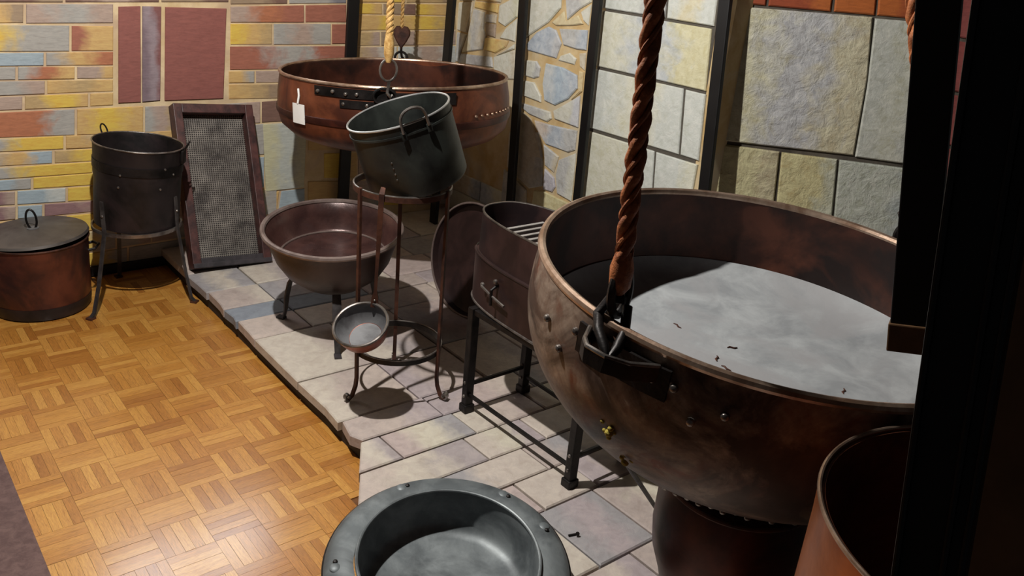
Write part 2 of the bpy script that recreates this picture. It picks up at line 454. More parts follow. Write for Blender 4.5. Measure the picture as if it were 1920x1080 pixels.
for r_, (a, b) in enumerate(zip(ys2, ys2[1:])):
    def xl(y): return max(xlim(y), .24)
    x = None; xs = [None]; q = xl((a + b) / 2) + (.11, .30, .12, .25, .2)[r_ % 5]
    cuts = []
    if r_ == 1: q = 1.047
    if r_ == 2: q = .869
    while q < XE(b) - .1: cuts.append(q); q += rs.uniform(.2, .32)
    prev = None
    for c in cuts + ['end']:
        gp = .003
        L = [(xl(a) + gp, a - gp), (xl(b) + gp, b + gp)] if prev is None else [(prev + gp, a - gp), (prev + gp + .004, b + gp)]
        Rr = [(min(XE(b), 3.6) - gp, b + gp), (min(XE(a), 3.6) - gp, a - gp)] if c == 'end' else [(c - gp + .004, b + gp), (c - gp, a - gp)]
        cs = [rs.choice(PINK) for _ in range(3)]
        if rs.random() < .25: cs[1] = (198, 190, 174)
        slab(L + Rr, cs, dz=rs.uniform(-.002, .002)); prev = c

# ---- brick wall (parallel to X at y = YW)
wl = add('wall_left', box((.6, YW + .06, HC / 2), (5.0, .12, HC)), M['mortar'], None, False)
tag(wl, 'wall painted as courses of yellow, grey and red brick', None, None, 'structure')
PAL = dict(Y=(216, 178, 66), O=(200, 160, 96), G=(158, 154, 148), B=(150, 166, 176), R=(168, 98, 64), T=(152, 86, 66), P=(166, 142, 128),
           M=(134, 98, 100), D=(132, 70, 62), W=(204, 204, 196), L=(186, 190, 186), K=(146, 122, 96), N=(110, 78, 66), S=(178, 148, 100), E=(120, 116, 122))
PAL = {k: tuple(v + (255 - v) * .10 for v in c) for k, c in PAL.items()}
YP, YN = Vector((0, YW, 0)), Vector((0, -1, 0))
def wall_brick(px, cols, parent, p0, n, ud, depth=.005, gap=.0040, mat='brick', ch=.0022, name='brick'):
    P = shrink([on_plane(x, y, p0, n) for x, y in px], gap)
    o = add(name, prism(P, n, depth + random.uniform(-.001, .0015), ch, ud), M[mat], parent, False)
    setc(o, [PAL[c] if isinstance(c, str) else c for c in cols]); return o
def row(xs, top, bot, cols):
    """one course: xs = joint pixels, top/bot = ((x,y),(x,y)) course lines"""
    ln = lambda l, x: l[0][1] + (l[1][1] - l[0][1]) * (x - l[0][0]) / (l[1][0] - l[0][0])
    for (a, b), c in zip(zip(xs, xs[1:]), cols):
        wall_brick([(a, ln(top, a)), (b, ln(top, b)), (b, ln(bot, b)), (a, ln(bot, a))], c, wl, YP, YN, (1, 0, 0))
A0, A1 = 10, 210
def rl(y0, y1, y2, y3, xs, cols, xa=A0, xb=A1): row(xs, ((xa, y0), (xb, y1)), ((xa, y2), (xb, y3)), cols)
X0 = -40
rl(-45, -40, -24, -22, [X0, 70, 215], ['RO', 'PG']); rl(-22, -20, 4, 4, [X0, 120, 300, 430], ['NK', 'NPN', 'KN'])
rl(7, 7, 44, 43, [X0, 46, 214], ['OK', 'PGP'])
rl(46, 48, 97, 96, [X0, 132, 214], ['YGG', 'TOO'])
rl(99, 97, 124, 122, [X0, 84, 214], ['BB', 'GOR'])
rl(125, 124, 150, 147, [X0, 31, 142, 214], ['GG', 'GRO', 'PO'])
rl(152, 149, 179, 171, [X0, 86, 214], ['GP', 'OSO'])
rl(181, 173, 207, 198, [X0, 44, 167, 214], ['PP', 'SYO', 'OO'])
rl(210, 201, 258, 251, [X0, 142, 270, 334], ['RRG', 'OYO', 'GPS'])
rl(260, 250, 284, 275, [X0, 121, 334], ['GYY', 'OGO'])
rl(287, 277, 311, 300, [X0, 100, 210, 334], ['GOB', 'SYG', 'OG'])
rl(314, 301, 335, 321, [X0, 175, 334], ['GYY', 'GY'])
rl(337, 322, 357, 344, [X0, 60, 334], ['BG', 'YYG'])
rl(359, 346, 385, 373, [X0, 30, 125, 200, 334], ['MP', 'BL', 'YO', 'YG'])
rl(387, 375, 413, 393, [X0, 31, 81, 334], ['MP', 'BB', 'MPM'])
rl(415, 396, 451, 427, [X0, 122, 236, 350], ['OY', 'YO', 'GP'])
rl(453, 429, 497, 466, [X0, 60, 218, 284, 350], ['OO', 'OYG', 'GP', 'PG'])
rl(499, 468, 514, 494, [X0, 120, 240, 350], ['OG', 'YG', 'GG'])
# the two dark red painted blocks with a grey streak between them
for q, c in (([(221, 10), (263, 9), (264, 193), (221, 195)], 'DDD'), ([(266, 9), (302, 10), (300, 190), (266, 193)], [(126, 108, 116), (150, 134, 140), (128, 84, 82)]), ([(308, 11), (425, 14), (419, 186), (307, 190)], 'DDD')):
    wall_brick(q, c, wl, YP, YN, (1, 0, 0), .007, .004)
# courses to the right of them, behind the panel and the hanging cauldron
B0, B1 = 430, 650
def rr(y0, y1, y2, y3, xs, cols): row(xs, ((B0, y0), (B1, y1)), ((B0, y2), (B1, y3)), cols)
rr(-45, -45, -24, -24, [430, 560, 650], ['PG', 'NK']); rr(-22, -22, 8, 6, [430, 540, 650], ['KN', 'GE'])
rr(12, 8, 42, 42, [430, 571, 650], ['PRT', 'TT'])
rr(44, 44, 84, 83, [430, 511, 621, 650], ['YOS', 'GPG', 'TT'])
rr(87, 86, 131, 128, [429, 650], ['TGT'])
rr(133, 131, 156, 153, [427, 478, 560, 650], ['OG', 'PK', 'NK'])
rr(158, 156, 186, 182, [427, 530, 650], ['OSK', 'PN'])
row([334, 489, 560, 650], ((320, 201), (560, 185)), ((320, 240), (560, 226)), ['GP', 'NM', 'NK'])
wall_brick([(491, 231), (575, 227), (570, 352), (497, 360)], [(196, 192, 160), (182, 186, 180), (200, 196, 168)], wl, YP, YN, (1, 0, 0), .007)
wall_brick([(497, 361), (524, 357), (519, 400), (497, 404)], 'YO', wl, YP, YN, (1, 0, 0)); wall_brick([(526, 357), (572, 352), (572, 395), (520, 400)], 'BB', wl, YP, YN, (1, 0, 0))
row([334, 400, 496], ((334, 243), (496, 231)), ((334, 300), (496, 290)), ['OG', 'YG']); row([334, 420, 496], ((334, 303), (496, 293)), ((334, 360), (496, 352)), ['YG', 'GB'])
row([350, 420, 520], ((350, 363), (520, 352)), ((350, 410), (520, 402)), ['OO', 'YG'])
# corner part behind the ropes
C0, C1 = 676, 838
def rc(y0, y1, y2, y3, xs, cols): row(xs, ((C0, y0), (C1, y1)), ((C0, y2), (C1, y3)), cols)
rc(-44, -42, -22, -20, [652, 740, 838], ['OS', 'OK']); rc(-20, -18, 4, 5, [652, 760, 855], ['OY', 'SK'])
rc(6, 8, 26, 29, [652, 717, 780, 855], ['YO', 'KN', 'YOS'])
rc(28, 31, 57, 55, [652, 735, 855], ['OOY', 'OYS'])
rc(60, 57, 86, 84, [652, 713, 778, 855], ['SP', 'KP', 'OSP'])
rc(88, 86, 118, 122, [652, 745, 855], ['SPW', 'LPL'])
for k in range(5):
    y = 123 + k * 52
    xs = [576 + 30 * (k % 2)] + [640 + 70 * q + 30 * (k % 2) for q in range(4)]
    row(xs, ((576, y + 8), (860, y + 4)), ((576, y + 56), (860, y + 52)), [random.choice(['YO', 'SG', 'PG', 'OS', 'BG']) for _ in xs])
bb = add('baseboard_left', box((.6, YW - .008, .021), (3.6, .016, .042), None, .003), M['black_paint'], None, False); tag(bb, kind='structure')

# a frosted window above the mural: its daylight shines on the varnish of the parquet
wf = empty('window_back_offscreen', (.80, YW - .01, 1.75)); tag(wf, 'frosted daylight window above the painted bricks', None, None, 'structure')
add('pane_offscreen', box((0, 0, 0), (.86, .008, .38)), M['daylight'], wf, False)
for x in (-.45, 0, .45): add('frame', box((x, -.012, 0), (.04, .03, .46), None, .004), M['slate_wood'], wf, False)
for z in (-.21, .21): add('rail', box((0, -.012, z), (.94, .03, .04), None, .004), M['slate_wood'], wf, False)

# ---- stone wall (parallel to Y at x = XW)
y1 = -.30
wr = add('wall_right', box((XW + .05, (YW + .12 + y1) / 2, HC / 2), (.10, YW + .12 - y1, HC)), M['joint_ochre'], None, False)
tag(wr, 'wall painted as pale rubble and squared stone', None, None, 'structure')
XP, XN = Vector((XW, 0, 0)), Vector((-1, 0, 0))
def pale(cs, k=.22): return [tuple(v + (255 - v) * k for v in (PAL[c] if isinstance(c, str) else c)) for c in cs]
def stone(px, cols, mat='stone', depth=.010, gap=.001, ch=.005): return wall_brick(px, pale(cols), wr, XP, XN, (0, -1, 0), depth, gap, mat, ch, 'stone')
z4 = lambda pts: [(640 + x / 6, y / 6) for x, y in pts]
c3 = lambda pts: [(850 + x / 3.552, y / 3.552) for x, y in pts]
e3 = lambda pts: [(840 + x / 4.319, 150 + y / 4.319) for x, y in pts]
SW, SB, SY, SG, SP_ = (206, 204, 188), (168, 178, 190), (214, 174, 88), (178, 178, 176), (196, 184, 160)
for pts, cs, mt in [
    (z4([(1270, -120), (1545, -120), (1500, 5), (1290, 10)]), [SP_, SG], 'stone'),
    (z4([(1290, 25), (1500, 20), (1480, 120), (1420, 370), (1280, 330)]), [SW, SP_], 'stone'),
    (z4([(1280, 350), (1420, 385), (1350, 585), (1345, 700), (1270, 690)]), [SG, SW], 'stone'),
    (z4([(1565, -120), (1860, -120), (1800, 30), (1520, 5)]), [(206, 170, 104), SP_], 'stone'),
    (z4([(1518, 15), (1780, 45), (1765, 150), (1508, 85)]), [SY], 'stone'),
    (z4([(1500, 98), (1620, 135), (1610, 330), (1640, 410), (1595, 560), (1365, 590), (1435, 370)]), [(200, 188, 150), SG, SP_], 'stone'),
    (z4([(1632, 160), (1760, 165), (1745, 265), (1625, 250)]), [SG, SP_], 'stone'),
    (z4([(1622, 258), (1750, 272), (1738, 425), (1645, 400)]), [(146, 124, 104)], 'stone'),
    (z4([(1625, 420), (1890, 462), (1860, 530), (1740, 600), (1608, 560)]), [SY, (204, 170, 104)], 'stone'),
    (z4([(1355, 602), (1700, 640), (1715, 760), (1325, 715)]), [SG, (150, 148, 150), SG], 'stone'),
    (z4([(1720, 640), (1960, 560), (1980, 900), (1730, 880)]), [SW, SP_], 'stone'),
    (z4([(1790, 60), (2010, -60), (1990, 190), (1850, 300), (1775, 250)]), [SW, (198, 196, 170)], 'stone'),
    (z4([(1860, 315), (1985, 210), (1960, 470), (1900, 455), (1790, 430)]), [SW], 'stone'),
    (z4([(1880, 545), (1965, 490), (1955, 550), (1750, 630)]), [SP_, SW], 'stone'),
    (c3([(505, -60), (730, -60), (722, 55), (640, 150), (482, 255), (490, 60)]), [SW, (196, 198, 184)], 'stone'),
    (c3([(750, -60), (935, -60), (925, 15), (850, 60), (762, 135)]), [SG, SW], 'stone'),
    (c3([(855, 80), (925, 28), (905, 172), (872, 140)]), [SW], 'stone'),
    (c3([(660, 150), (745, 70), (755, 140), (840, 100), (870, 160), (800, 172), (690, 172)]), [(206, 186, 138)], 'stone'),
    (c3([(490, 295), (560, 215), (640, 175), (690, 200), (725, 290), (690, 390), (500, 335)]), [SB, (176, 178, 182)], 'stone'),
    (c3([(712, 190), (902, 200), (890, 335), (830, 330), (738, 300)]), [SG, SB], 'stone'),
    (c3([(718, 372), (780, 350), (825, 392), (812, 432), (702, 402)]), [SW], 'stone'),
    (c3([(845, 355), (890, 350), (878, 470), (848, 445)]), [SP_], 'stone'),
    (c3([(475, 398), (560, 405), (585, 450), (575, 512), (540, 525), (468, 500)]), [SW, SG], 'stone'),
    (c3([(622, 420), (740, 450), (830, 500), (832, 590), (770, 660), (680, 702), (612, 670), (600, 560)]), [(186, 192, 194), (158, 176, 192), SB], 'stone'),
    (c3([(455, 530), (545, 548), (590, 640), (588, 682), (450, 630)]), [SW], 'stone'),
    (c3([(845, 470), (875, 480), (862, 610), (790, 668), (838, 600)]), [(208, 182, 128)], 'stone'),
    (c3([(450, 680), (652, 745), (660, 790), (630, 812), (510, 760), (440, 700)]), [SG, SW], 'stone'),
    (c3([(672, 738), (770, 682), (850, 636), (835, 850), (680, 792)]), [SW, (188, 190, 196)], 'stone'),
    (c3([(545, 800), (650, 830), (830, 870), (815, 1000), (770, 1015), (620, 960), (560, 860)]), [(196, 180, 166), SB, SG], 'stone'),
    (c3([(440, 720), (520, 790), (560, 900), (600, 1060), (400, 1010)]), [SP_], 'stone'),
    (e3([(780, 520), (905, 620), (862, 750), (790, 690)]), [SG, SP_], 'stone'),
    (e3([(790, 715), (865, 790), (875, 870), (850, 908), (775, 885)]), [(172, 168, 178)], 'stone'),
    (e3([(905, 645), (1045, 590), (1030, 760), (1005, 985), (890, 920), (880, 770)]), [SG, SW], 'stone'),
    (e3([(700, 890), (775, 897), (990, 1000), (970, 1080), (680, 1030)]), [(206, 194, 140), (190, 176, 120)], 'stone'),
    (e3([(500, 420), (740, 420), (770, 620), (770, 860), (660, 880), (480, 700)]), [SP_, SG], 'stone'),
    (e3([(460, 720), (640, 890), (640, 1050), (430, 1080)]), [SG, SP_], 'stone'),
]: stone(pts, cs, mt)
# squared blocks beside the rubble
wall_brick([(1146, -45), (1358, -45), (1286, 424), (1082, 384)], [(84, 78, 70)], wr, XP, XN, (0, -1, 0), .002, 0, 'brick', .001, 'board')
SQ = (198, 202, 194); SQ2 = (206, 204, 182); SQ3 = (180, 186, 188)
for pts, cs, mt in [
    ([(1140, -40), (1256, -40), (1250, 34), (1131, 15)], [SQ, SG], 'stone'),
    ([(1259, -40), (1354, -40), (1342, 50), (1253, 35)], [SQ, (206, 196, 160), SQ], 'stone'),
    ([(1128, 19), (1338, 54), (1326, 171), (1113, 122)], [SQ2, SQ3, (204, 196, 150)], 'stone'),
    ([(1112, 127), (1285, 166), (1275, 290), (1102, 238)], [SQ, SQ2, SQ], 'stone'),
    ([(1288, 167), (1326, 176), (1312, 302), (1278, 291)], [SQ], 'stone'),
    ([(1101, 243), (1230, 283), (1222, 400), (1086, 380)], [SQ2, SQ], 'stone'),
    ([(1233, 284), (1311, 308), (1290, 420), (1224, 405)], [SQ, SQ2], 'stone'),
]: stone(pts, cs, mt, .012, .002, .004)

# ---- turned stone flat at the right (runs away from the corner post)
UD = Vector((.67, -.742, 0)).normalized(); UN = Vector((-.742, -.67, 0)).normalized(); P3 = Vector((XW + .11, -.30, 0))
R3 = Matrix((UD, -UN, Vector((0, 0, 1)))).transposed()
w3 = add('wall_corner', box(P3 + UD * .75 - UN * .05 + Vector((0, 0, HC / 2)), (1.52, .10, HC), R3), M['joint_dark'], None, False)
tag(w3, 'turned wall painted as rough hewn stone under red brick', None, None, 'structure')
def flat(px, cols, mat='stone_rough', depth=.014, name='stone'): return wall_brick(px, pale(cols, .18) if name == 'stone' else cols, w3, P3, UN, UD, depth, .002, mat, .005, name)
for pts, cs, mt in [
    ([(1372, 10), (1636, 31), (1626, 150), (1600, 291), (1342, 262), (1358, 120)], [(196, 190, 156), (178, 178, 180), (194, 184, 150)], 'stone_rough'),
    ([(1640, 33), (1760, 43), (1735, 312), (1602, 294), (1624, 160)], [(178, 180, 170), (186, 186, 170), (170, 172, 166)], 'stone'),
    ([(1341, 267), (1462, 283), (1446, 420), (1326, 405)], [(190, 180, 130), (180, 168, 130)], 'stone_rough'),
    ([(1465, 284), (1570, 297), (1555, 450), (1450, 430)], [(196, 184, 128), (186, 186, 160)], 'stone_rough'),
    ([(1573, 298), (1730, 318), (1710, 500), (1558, 452)], [(180, 184, 170), (176, 184, 184)], 'stone_rough'),
]: flat(pts, cs, mt)
for a, b, c in ((1374, 1436, 'TT'), (1439, 1558, 'TR'), (1562, 1640, 'RR'), (1643, 1708, 'RT'), (1712, 1790, 'TT')):
    k = lambda x: 9 + (x - 1413) * .089
    flat([(a + 6, -34), (b + 6, -30), (b, k(b)), (a, k(a))], [(176, 96, 44) if q == 'R' else (150, 70, 40) for q in c], 'brick', .010, 'brick')
for k in range(5):
    y0 = -30 + 100 * k
    flat([(1790 - k * 13, y0 + 3), (1880 - k * 16, y0 + 16), (1862 - k * 16, y0 + 112), (1777 - k * 13, y0 + 97)], [(132, 66, 62), (150, 82, 78), (120, 58, 54)], 'brick', .010, 'brick')

# ---- the same painted masonry going on beyond the frame
def course(parent, p, ud, n, a, b, z0, z1, w, cols, mat, name, skip=None):
    rnd = random.Random(int(z0 * 1000) + int(a * 100) + 7); u = a
    while u < b - .02:
        u2 = min(u + rnd.uniform(w * .7, w * 1.3), b)
        if b - u2 < w * .3: u2 = b
        if not (skip and u2 > skip[0] and u < skip[1] and z1 > skip[2] and z0 < skip[3]):
            P = shrink([p + ud * q + Z_ * z for q, z in ((u, z0), (u2, z0), (u2, z1), (u, z1))], .004)
            o = add(name, prism(P, n, .006 if name == 'brick' else .010, .003, ud), M[mat], parent, False)
            setc(o, [cols[rnd.randrange(len(cols))] for _ in range(3)])
        u = u2
Z_ = Vector((0, 0, 1)); BR = [PAL[k] for k in 'YOGBRTPSKO']
zz_ = .045; k = 0
while zz_ < 1.24:
    hh = (.062, .05, .075, .05)[k % 4]
    course(wl, YP, Vector((1, 0, 0)), YN, -1.0, .135 - .03 * (zz_ < .5), zz_, min(zz_ + hh, 1.25), .26, BR, 'brick', 'brick'); zz_ += hh; k += 1
for k in range(4): course(wl, YP, Vector((1, 0, 0)), YN, -1.0, XW - .01, 1.325 + k * .062, 1.325 + (k + 1) * .062, .28, BR, 'brick', 'brick', (.32, 1.28, 1.50, 2.0))
ST = pale([SW, SG, SP_, SB, SQ, SQ2])
for z0, z1_ in ((.085, .20), (.20, .31), (1.42, 1.60), (1.60, 1.80)): course(wr, XP, Vector((0, -1, 0)), XN, -YW + .01, .29, z0, z1_, .30, ST, 'stone', 'stone')
for z0, z1_ in ((.085, .27), (.27, .46)): course(w3, P3, UD, UN, .02, 1.45, z0, z1_, .34, ST, 'stone_rough', 'stone')

cl = add('ceiling', box((.9, -.5, HC + .03), (5.6, 4.2, .06)), M['ceiling'], None, False); tag(cl, 'dark painted ceiling', None, None, 'structure')

# ---- black uprights of the set
def upright(xa, ya, xb, yb, p0, n, w, label, d=.02):
    a, b = on_plane(xa, ya, p0, n), on_plane(xb, yb, p0, n)
    s = (a - b) / (a.z - b.z)
    o = add('post', beam(b + s * (.08 - b.z), b + s * (HC - .0 - b.z), w, d, (0, 1, 0) if abs(n[0]) > .5 else (1, 0, 0)), M['black_paint'], None, False)
    return tag(o, label, 'post', 'black uprights of the painted backdrop')
upright(663, 0, 655, 150, Vector((0, YW - .05, 0)), YN, .058, 'black upright post rising behind the hanging copper cauldron, against painted bricks')
upright(847, 0, 838, 110, Vector((XW - .24, 0, 0)), XN, .055, 'black upright post in the corner between brick and rubble walls')
upright(982, 0, 962, 304, Vector((XW - .05, 0, 0)), XN, .052, 'black upright post dividing the rubble wall beside the shadow of the cauldron')
upright(1121, 0, 1090, 304, Vector((XW - .05, 0, 0)), XN, .046, 'black upright post between rubble stones and squared pale blocks')
upright(1361, 0, 1327, 304, Vector((XW - .05, 0, 0)), XN, .050, 'black upright post between squared pale blocks and the rough hewn stone')

# ---- ceiling spotlight (a fitting of the room)
sl = empty('spotlight_offscreen', SPOT); tag(sl, 'black ceiling spotlight above the exhibit', 'lamp')
dirv = (SPOT_AIM - SPOT).normalized(); q = dirv.to_track_quat('-Z', 'Y')
lo = bpy.data.objects.new('spot_bulb_offscreen', ld); link(lo, sl); lo.rotation_euler = q.to_euler(); lo.location = dirv * .045
add('housing', xf(lathe([(.0005, .10), (.03, .10), (.036, .09), (.04, -.01), (.037, -.01), (.034, .02), (.0005, .03)], 28), q.to_matrix().to_4x4()), M['black_paint'], sl)
add('stem', tube([(0, 0, .06), (0, 0, HC - SPOT.z)], .008, 10), M['black_paint'], sl)

# ================================================================== THE THINGS
def rim_angle(c, n, r, px):
    """angle on a rim circle whose picture lies nearest pixel px"""
    R = up_rot(n); best = None
    for k in range(720):
        a = math.pi * k / 360; p = Vector(c) + R @ Vector((r * math.cos(a), r * math.sin(a), 0)); d = p - CAM; z = d.dot(RZ)
        e = (960 + F * d.dot(RX) / z - px[0]) ** 2 + (540 + F * d.dot(RY) / z - px[1]) ** 2
        if best is None or e < best[0]: best = (e, a, p)
    return best[1], best[2]
def loop(c, w, h, tr, u, v, n=20, tseg=8):
    c, u, v = Vector(c), Vector(u).normalized(), Vector(v).normalized()
    return tube([c + u * (w / 2 * math.cos(2 * math.pi * k / n)) + v * (h / 2 * math.sin(2 * math.pi * k / n)) for k in range(n)], tr, tseg, closed=True)
def pol(a, r, z=0.0): return Vector((r * math.cos(a), r * math.sin(a), z))
Z = Vector((0, 0, 1))

# ---- copper pot with a lid, at the end of the brick wall
t = empty('copper_pot', (.212, 1.225, 0)); tag(t, 'round reddish copper pot on the parquet, closed with a flat dark lid', 'pot')
add('body', shell([(.160, 0), (.176, .008), (.182, .03), (.186, .10), (.189, .18), (.194, .28), (.197, .295)], .004, .02, jit=.004, seed=4), M['copper_pot'], t)
add('dark_band', lathe([(.1765, .006), (.1835, .03), (.1850, .055), (.1838, .055), (.180, .03), (.174, .006)], 72, closed=True), M['black_pot'], t)  # darker band round the foot of the pot
add('rim', ring((0, 0, .295), .196, .004), M['rust_iron'], t)
for a in (-.2, 2.95):
    add('handle', tube([pol(a - .22, .19, .235), pol(a - .2, .215, .24), pol(a, .228, .245), pol(a + .2, .215, .24), pol(a + .22, .19, .235)], .006), M['iron'], t)
mL = Matrix.Translation((.004, .006, .311)) @ up_rot((-.05, .03, 1)).to_4x4()
ld_ = add('lid', xf(lathe([(.0005, -.002), (.185, -.002), (.193, -.010), (.197, -.008), (.193, .002), (.15, .009), (.08, .015), (.0005, .016)], 72), mL), M['lid_grey'], t, label='flat grey brown lid')
add('lid_handle', xf(loop((.0, 0, .052), .036, .080, .0042, (1, -.35, 0), Z), mL), M['iron'], ld_)
add('lid_patch', xf(lathe([(.0005, .016), (.022, .0155), (.022, .018), (.0005, .019)], 20), mL), M['tin_inside'], ld_)

# ---- black pot on its tripod
ax = Vector((.612, 1.14, .66)) - Vector((.583, 1.148, .325))
t = empty('black_pot', (.583, 1.148, .325), up_rot(ax)); tag(t, 'tall black sheet iron pot with ring handles, on a three legged stand', 'pot')
add('body', shell([(.150, .0), (.160, .004), (.163, .03), (.164, .20), (.166, .215), (.167, .325), (.170, .338)], .003, .012, jit=.003, seed=2), M['black_pot'], t)
add('rim', ring((0, 0, .338), .169, .0032), M['iron_rim'], t)
add('hoop', band((0, 0, .255), .1675, .034, .004), M['iron'], t)
for a in (math.radians(-32), math.radians(118)):
    add('lug', box(pol(a, .172, .305), (.012, .05, .055), Matrix.Rotation(a, 3, 'Z'), .003), M['iron'], t)
    add('ring_handle', loop(pol(a, .182, .345), .03, .052, .0032, (-math.sin(a), math.cos(a), 0), Vector((math.cos(a) * .5, math.sin(a) * .5, 1))), M['iron'], t)
for a, z in ((-1.25, .27), (-1.35, .19), (-2.3, .19), (-1.0, .245), (-2.25, .24)):
    add('rivet', rivet(pol(a, .1655 if z < .2 else .169, z), .005, pol(a, 1)), M['iron_rim'], t)
t = empty('pot_tripod', (.575, 1.13, 0)); tag(t, 'thin iron tripod carrying the black sheet iron pot', 'stand')
c0 = Vector((.583, 1.148, 0)) - Vector((.575, 1.13, 0))
add('ring', band(c0 + Z * .324, .170, .014, .006), M['iron_rim'], t)
for fx, fy in ((.345, 1.005), (.735, .985), (.55, 1.375)):
    f = Vector((fx - .575, fy - 1.13, 0)); d = (f - Vector((c0.x, c0.y, 0))).normalized()
    p = Vector((c0.x, c0.y, 0)) + d * .176
    side = Vector((-d.y, d.x, 0))
    add('leg', strip([p + Z * .46, p + Z * .33, p * .8 + f * .2 + Z * .25, p * .45 + f * .55 + Z * .12, p * .1 + f * .9 + Z * .02, f + d * .012 + Z * .004], .016, .006, side), M['leg_grey'], t)
    add('foot', strip([f - d * .005 + Z * .004, f + d * .022 + Z * .004], .028, .008, side), M['rust_iron'], t)
    add('rivet', rivet(p + d * .003 + Z * .40, .006, d), M['iron_rim'], t)

# ---- framed sieve leaning on the wall
b0, b1 = Vector((.955, 1.108, .082)), Vector((1.005, 1.400, .735))
zz = (b1 - b0).normalized(); H = (b1 - b0).length; xx = Vector((1, 0, 0)); xx = (xx - zz * xx.dot(zz)).normalized(); yy = zz.cross(xx)
t = empty('sieve_frame', b0, Matrix((xx, yy, zz)).transposed()); tag(t, 'dark red wooden frame strung with wire mesh, leaning on the brick wall', 'sieve')
wo = .175
for s in (-1, 1): add('side_rail', box((s * (wo - .018), 0, H / 2), (.036, .07, H), None, .003), M['dark_wood'], t, False)
add('top_rail', box((0, 0, H - .02), (2 * wo - .072, .068, .04), None, .003), M['dark_wood'], t, False)
add('bottom_rail', box((0, 0, .022), (2 * wo - .072, .068, .044), None, .003), M['slate_wood'], t, False)
add('ledge', box((0, -.038, .012), (2 * wo, .012, .02), None, .002), M['slate_wood'], t, False)
add('mesh', box((0, .020, H / 2), (2 * wo - .07, .004, H - .08)), M['sieve'], t, False)
for k in range(6): add('crossbar', box((0, .027, .10 + k * .095), (2 * wo - .07, .008, .030), None, .001), M['slate_wood'], t, False)

# ---- hanging far cauldron
nF = Vector((-.009, .048, 1)); cF = Vector((1.582, .804, .97))
t = empty('copper_cauldron', cF, up_rot(nF)); tag(t, 'wide copper cauldron with a white paper tag, hung by hemp rope near the wall corner', 'cauldron')
pF = [(.10, -.290), (.22, -.288), (.30, -.284), (.368, -.272), (.434, -.246), (.479, -.204), (.492, -.150), (.487, -.077), (.476, -.01), (.476, 0)]
add('body', shell(pF, .005, -.255, jit=.003, seed=9, seg=96), M['copper_aged'], t)
add('lining', lathe([(.4705, -.004), (.4715, -.01), (.4815, -.077), (.4865, -.150), (.473, -.204), (.428, -.244), (.40, -.253), (.3995, -.249), (.425, -.240), (.469, -.203), (.482, -.150), (.477, -.077), (.469, -.01), (.4695, -.004)], 96, closed=True), M['lining_brown'], t)
add('rim', ring((0, 0, 0), .475, .007, 96), M['brass_edge'], t)
add('seam', lathe([(.4895, -.13), (.4945, -.133), (.4965, -.145), (.4945, -.157), (.4895, -.16)], 96, closed=True), M['copper_dark'], t)
af, pf_ = rim_angle(cF, nF, .476, (728, 165))
for k in range(9):
    a = af + .75 + k * .07; add('rivet', rivet(pol(a, .494, -.112), .006, pol(a, 1)), M['brass_edge'], t)
def plate(a0, a1, z0, z1, r, th=.005):
    g = []; n = 10
    vs = []; fs = []
    for k in range(n + 1):
        a = a0 + (a1 - a0) * k / n
        for rr, z in ((r, z0), (r + th, z0), (r + th, z1), (r, z1)): vs.append(pol(a, rr, z))
    for k in range(n):
        for q in range(4): l = (q + 1) % 4; fs.append([k * 4 + q, k * 4 + l, k * 4 + 4 + l, k * 4 + 4 + q])
    fs.append([0, 1, 2, 3][::-1]); fs.append([n * 4 + q for q in range(4)])
    return vs, fs
add('lug_plate', plate(af - .62, af + .05, -.045, -.010, .4825), M['iron'], t)
add('lug_plate', plate(af - .38, af + .02, -.082, -.052, .487), M['iron'], t)
add('lug_plate', plate(af - .10, af + .55, -.060, -.015, .4840), M['iron'], t)
for a, z in ((-.58, -.03), (-.44, -.025), (-.33, -.03), (-.24, -.028), (-.35, -.067), (-.16, -.067)):
    add('rivet', rivet(pol(af + a, .4915, z), .0075, pol(af + a, 1)), M['iron_rim'], t)
add('lug_ring', loop(pol(af - .02, .500, -.028), .085, .06, .006, (-math.sin(af), math.cos(af), 0), Z), M['iron'], t)
ab = af + math.pi
add('lug_ring', loop(pol(ab, .492, .005), .06, .06, .006, (-math.sin(ab), math.cos(ab), 0), Z), M['iron'], t)
at_, pt_ = rim_angle(cF, nF, .49, (560, 146))
tg = plate(at_ - .075, at_ + .075, -.168, -.092, .4955, .002); tgn = add('paper_tag', tg, M['white_paper'], t)
add('tag_string', tube([pol(at_, .498, -.09), pol(at_ + .01, .495, -.06), pol(at_ - .01, .490, -.035)], .004, 6), M['white_paper'], t)

# ---- ropes and hooks
def twist(p0, p1, R, sr, pitch, ns, mat, parent, seg=8, name='strand', ph=0.0, wob=0.0):
    p0, p1 = Vector(p0), Vector(p1); L = (p1 - p0).length; d = (p1 - p0) / L
    u = d.cross(Vector((.3, 1, .1))).normalized(); v = d.cross(u)
    n = int(L / pitch * 18)
    for s in range(ns):
        pts = []; rad = []
        for k in range(n + 1):
            h = L * k / n; a = 2 * math.pi * (h / pitch + s / ns) + ph
            pts.append(p0 + d * h + (u * math.cos(a) + v * math.sin(a)) * R * (1 + wob * math.sin(h * 60 + s)))
            rad.append(sr * (1 + .10 * math.sin(h * 190 + s * 2)))
        add(name, tube(pts, rad, seg), mat, parent)
pf_ = Vector(cF) + up_rot(nF) @ pol(af, .500, -.01)
b = Vector((pf_.x, pf_.y, 1.145)); ropeaxis = b
t = empty('hemp_rope', b); tag(t, 'pale twisted hemp rope with iron ring and hook, holding the tagged copper cauldron', 'rope')
twist((0, 0, 0.0), (-.012, -.01, HC - b.z), .0070, .0080, .06, 3, M['hemp'], t)
add('splice', tube([(0, 0, -.06), (0, 0, -.03), (0, 0, .01), (0, 0, .05)], [.010, .019, .019, .012], 10), M['hemp'], t)
